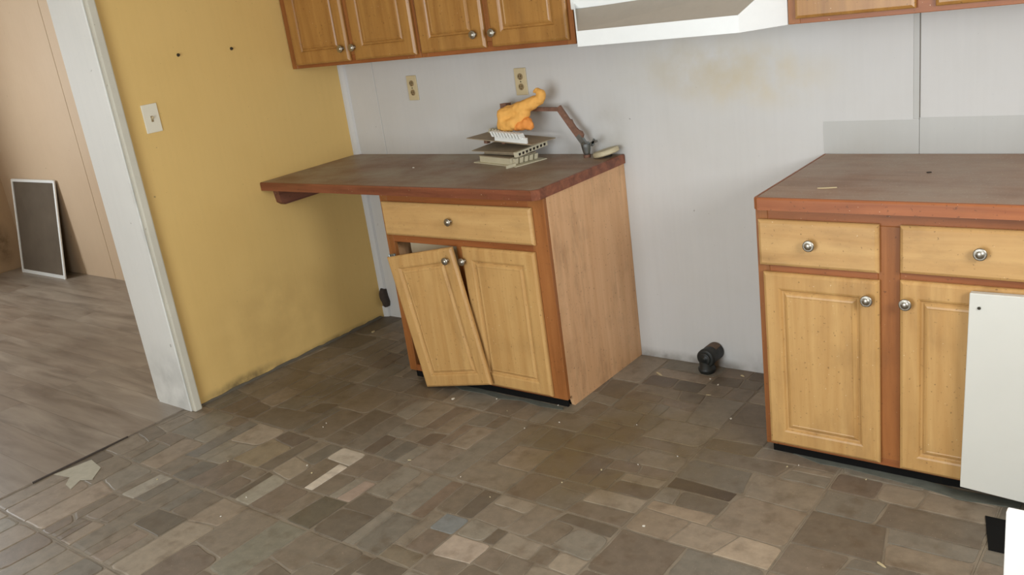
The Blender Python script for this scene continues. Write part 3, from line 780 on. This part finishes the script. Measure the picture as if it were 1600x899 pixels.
# rusty folding arm
arm = empty('metal_arm', (1.30, -.10, Z), 'rusty brown bent metal arm with a galvanized socket standing beside the vent stack', 'tool')
bm = bmesh.new(); add_bar(bm, (1.062, -.085, 1.022), (1.110, -.085, 1.118), .015, .012); mesh_obj('lower_bar', bm, 'rust', arm)
bm = bmesh.new(); add_bar(bm, (1.120, -.118, 1.130), (1.118, -.08, 1.128), .052, .034, (1, 0, 0)); add_lathe(bm, [(0, .014), (.03, .017)], (1.115, -.1, 1.105), (.1, 0, 1), 14); mesh_obj('knuckle', bm, 'rust', arm)
bm = bmesh.new(); add_bar(bm, (1.12, -.09, 1.128), (1.405, -.09, 1.118), .016, .014); mesh_obj('cross_bar', bm, 'rust', arm)
bm = bmesh.new(); a, b = Vector((1.402, -.10, 1.128)), Vector((1.512, -.10, .975)); d = (b-a).normalized(); u = Vector((d.z, 0, -d.x)); u = u if u.x > 0 else -u
prof = [(0, -.012), (0, .014), (.25, .013), (.38, .012), (.42, .019), (.5, .015), (.62, .014), (.7, .017), (.78, .026), (.86, .023), (.9, .012), (1, .010), (1, -.012), (.5, -.013)]
L = (b-a).length
add_rings(bm, [[a+d*(t_*L)+u*w_+Vector((0, -.006, 0)) for t_, w_ in prof], [a+d*(t_*L)+u*w_+Vector((0, .006, 0)) for t_, w_ in prof]]); mesh_obj('toothed_bar', bm, 'rust', arm)
bm = bmesh.new(); add_bar(bm, (1.488, -.10, 1.008), (1.518, -.10, .968), .024, .014); add_lathe(bm, [(0, .012), (.006, .015), (.034, .020), (.046, .021), (.052, .016), (.054, .008)], (1.522, -.10, Z+.012), (-.02, 0, 1), 20); mesh_obj('socket', bm, 'galv', arm, smooth=False)
bm = bmesh.new(); add_lathe(bm, [(0, .015), (.012, .016)], (1.522, -.10, Z), (0, 0, 1), 16); mesh_obj('foot', bm, 'rust', arm)
bm = bmesh.new(); add_lathe(bm, [(0, .004), (.014, .004), (.016, .010), (.024, .010)], (1.535, -.10, .962), (1, 0, .5), 10); add_bar(bm, (1.552, -.10, .965), (1.566, -.10, .992), .010, .004); add_bar(bm, (1.552, -.10, .975), (1.580, -.10, .984), .010, .004); mesh_obj('wing_nut', bm, 'galv', arm)

arm.location += Vector((-.022, .030, 0))   # stands behind the glove
# cream round cap
capo = empty('round_cap', (1.575, -.055, Z), 'cream plastic round cap lying behind the arm at the counter end', 'cap')
bm = bmesh.new(); add_lathe(bm, [(0, .050), (.004, .056), (.016, .056), (.021, .052), (.021, .046)], (1.590, -.058, Z+.009), (-.22, -.04, 1), 28); mesh_obj('lid', bm, 'cream_cap', capo, smooth=False)
bm = bmesh.new(); add_lathe(bm, [(0, .018), (.009, .020)], (1.592, -.056, Z), (0, 0, 1), 12); mesh_obj('stub', bm, 'dark', capo)

# orange glove, crumpled
def blobmesh(name, pts, mat, par, vox=.0035, disp=.006):
    bm = bmesh.new()
    for (p, r) in pts:
        m = Matrix.Translation(Vector(p))
        bmesh.ops.create_icosphere(bm, subdivisions=2, radius=r, matrix=m)
    o = mesh_obj(name, bm, mat, par, smooth=True)
    rm = o.modifiers.new('remesh', 'REMESH'); rm.mode = 'VOXEL'; rm.voxel_size = vox; rm.use_smooth_shade = True
    sm = o.modifiers.new('smooth', 'SMOOTH'); sm.iterations = 3; sm.factor = .6
    tx = bpy.data.textures.new(name+'_folds', 'CLOUDS'); tx.noise_scale = .05; tx.noise_depth = 2
    ds = o.modifiers.new('folds', 'DISPLACE'); ds.texture = tx; ds.strength = disp*3.2; ds.mid_level = .5
    return o
def chain(ks, n=6):
    out = []
    for (a, ra), (b, rb) in zip(ks, ks[1:]):
        for i in range(n): f = i/n; out.append((Vector(a).lerp(Vector(b), f), ra*(1-f)+rb*f))
    out.append((Vector(ks[-1][0]), ks[-1][1])); return out
gl = empty('rubber_glove', (1.23, -.135, 1.06), 'crumpled orange glove draped over the metal arm on top of the vents', 'glove')
blobmesh('palm', chain([((1.135, -.14, 1.075), .034), ((1.150, -.14, 1.115), .038), ((1.20, -.138, 1.125), .034), ((1.25, -.135, 1.145), .032), ((1.30, -.130, 1.165), .026)], 6) +
         chain([((1.15, -.15, 1.07), .030), ((1.20, -.155, 1.082), .030), ((1.25, -.14, 1.12), .028)], 5), 'orange', gl)
blobmesh('cuff', chain([((1.295, -.128, 1.160), .025), ((1.325, -.125, 1.172), .023), ((1.340, -.125, 1.196), .018), ((1.318, -.125, 1.212), .012), ((1.302, -.125, 1.206), .007)], 5), 'orange', gl)
blobmesh('finger', chain([((1.20, -.15, 1.065), .018), ((1.235, -.155, 1.070), .022), ((1.262, -.150, 1.078), .026), ((1.275, -.145, 1.066), .022)], 5), 'orange2', gl)
blobmesh('finger', chain([((1.20, -.158, 1.064), .014), ((1.170, -.165, 1.066), .013), ((1.15, -.16, 1.072), .012)], 4), 'orange2', gl)

# ------------------------------------------------------------------ window screen in the far room
ws_ = empty('window_screen', (-3.70, -.28, 0), 'white-framed insect screen leaning on the tan wall of the far room', 'screen')
bx0, bx1 = -3.925, -3.235; 
def sp(x, s):   # point on the leaning plane, s = 0 bottom .. 1 top
    return Vector((x+.02*s, -.235+.118*s, .005+.735*s))
def sbar(n, a, b, wdt):
    bm = bmesh.new(); add_bar(bm, a, b, wdt, .010, (0, -.98, -.16)); return mesh_obj(n, bm, 'white_metal', ws_)
sbar('frame_bar', sp(bx0, 0), sp(bx0, 1), .020); sbar('frame_bar', sp(bx1, 0), sp(bx1, 1), .022)
sbar('frame_bar', sp(bx0, .014), sp(bx1, .014), .026); sbar('frame_bar', sp(bx0, .99), sp(bx1, .99), .020)
bm = bmesh.new(); nx, nz = 14, 18; V = {}
for i in range(nx+1):
    for j in range(nz+1):
        x = bx0+.008+(bx1-bx0-.016)*i/nx; s = .02+.96*j/nz
        p = sp(x, s); wv = .004*math.sin(i*.9+j*.5)*math.sin(PI*i/nx)*math.sin(PI*j/nz); p.y += wv+.003; V[i, j] = bm.verts.new(p)
for i in range(nx):
    for j in range(nz): bm.faces.new((V[i, j], V[i+1, j], V[i+1, j+1], V[i, j+1]))
mesh_obj('mesh', bm, 'mesh', ws_, smooth=True)

# ------------------------------------------------------------------ white board near the camera and the dark floor vent
wh = empty('white_side_board', (3.52, -1.36, 0), 'bright white board standing on edge at the lower right corner', 'panel')
bm = bmesh.new(); add_box(bm, (3.324, -1.366, .0), (3.74, -1.345, .450), .003, 2); mesh_obj('board', bm, 'bright_board', wh)
bm = bmesh.new(); add_box(bm, (3.60, -1.3445, .0), (3.72, -1.10, .02), .002, 1); mesh_obj('foot', bm, 'white_board', wh)
fv = empty('floor_vent', (3.205, -.78, 0), 'dark open floor vent beside the white board at the lower right', 'vent')
bm = bmesh.new(); add_prism(bm, [(3.165, -.700), (3.205, -.862), (3.33, -.862), (3.33, -.700)], .0012, .004); mesh_obj('opening', bm, 'black', fv)

# ------------------------------------------------------------------ debris
CH = [(1.103,-.699,.018),(1.569,-.577,.008),(.121,-.225,.030),(1.808,-.162,.045),(2.029,-.132,.010),(2.137,-.058,.022),(2.082,-.171,.010),(2.087,-.27,.022),(2.251,-.421,.012),(.732,-1.095,.008),(.747,-1.126,.006),(1.01,-1.413,.009),(.447,-1.722,.007),(.936,-1.771,.006),(1.56,-.795,.008),(1.286,-.626,.006),(2.976,-1.051,.034),(2.811,-.640,.007),(2.102,-.856,.006),(.945,-1.381,.008),(2.004,-.939,.010),(2.304,-1.173,.010),(1.924,-1.068,.006),(2.562,-.664,.006),(1.301,-1.179,.016),(.914,-1.644,.007),(1.566,-1.19,.006),(2.592,-.641,.005),(1.66,-.70,.007),(1.40,-.70,.005),(.60,-1.5,.006),(1.95,-.60,.005),(2.2,-.75,.006),(1.75,-1.25,.006)]
rnd = random.Random(11)
LABS = ['white flake on the floor below the tilted cabinet door', 'tiny white chip at the foot of the small cabinet, near its front right corner', 'large pale flake on the floor near the corner of the yellow wall', 'long thin white sliver on the floor right of the small cabinet near the wall', 'tiny chip just in front of the black drain elbow', 'pale flat flake right of the black drain elbow', 'small pale chip on the floor right below the drain elbow', 'pale sliver on the floor in the gap, well in front of the drain elbow', 'small white chip on the floor by the left corner of the long cabinet run', 'white speck on the dark floor in front of the yellow wall', 'tiny speck beside the white speck in front of the yellow wall', 'white chip on the pale stones in the middle left of the floor', 'white chip near the torn tile by the doorway', 'tiny speck on the stones at the lower left', 'small chip on the floor below the right corner of the small cabinet', 'tiny chip under the bottom edge of the small cabinet door', 'long white sliver on the floor at the bottom right', 'white speck in front of the right-hand cabinet doors', 'tiny speck on the stained floor in the middle of the room', 'pale chip on the pale stones left of the floor middle', 'white chip on the stained floor right of the middle', 'pale crumb on the tile joint near the bottom right middle', 'tiny speck on the stained floor below the small cabinet', 'small speck in front of the left door of the long cabinet run', 'pale sliver on the tile joint in the middle of the floor', 'yellowish crumb on the stones at the lower left middle', 'tiny white speck on the stones just left of the floor middle', 'tiniest speck beside the toe of the long cabinet run', 'small chip just off the front right corner of the small cabinet', 'tiny chip on the floor in front of the middle of the small cabinet', 'tiny pale speck on the stones below the doorway corner', 'tiny speck on the floor of the gap beside the small cabinet', 'tiny chip on the brown stained floor left of the long cabinet run', 'tiny speck on the blue-grey stone in the middle of the floor']
for i, (x, y, s) in enumerate(CH):
    bm = bmesh.new(); a0 = rnd.uniform(0, PI); n = rnd.choice([5, 6, 7]); el = .22 if i in (3, 16, 7, 24) else rnd.uniform(.45, .8)
    if i in (3, 16): a0 = -.55 if i == 3 else -.5
    pts = []
    for k in range(n):
        a = 2*PI*k/n; r = s/2*rnd.uniform(.8, 1.15); px, py = r*math.cos(a), r*el*math.sin(a)
        pts.append((x+px*math.cos(a0)-py*math.sin(a0), y+px*math.sin(a0)+py*math.cos(a0)))
    add_prism(bm, pts, .0008, .0032)
    o = mesh_obj('paint_chip', bm, 'chip' if rnd.random() < .7 else 'straw')
    tag(o, LABS[i], 'debris', 'flakes and chips on the tiled floor')
# scraps on the counters
for (x, y, s, m, lab) in ((2.66, -.50, .055, 'straw', 'pale straw-like scrap on the long counter near its left end'), (2.90, -.28, .014, 'dark', 'small dark crumb on the long counter'), (.70, -.30, .010, 'chip', 'tiny pale fleck on the small counter')):
    bm = bmesh.new(); n = 6; el = .12 if s > .04 else .6
    add_prism(bm, [(x+s/2*math.cos(2*PI*k/n), y+s/2*el*math.sin(2*PI*k/n)+.15*s*math.cos(2*PI*k/n)) for k in range(n)], .9142, .917)
    tag(mesh_obj('scrap', bm, m), lab, 'debris')
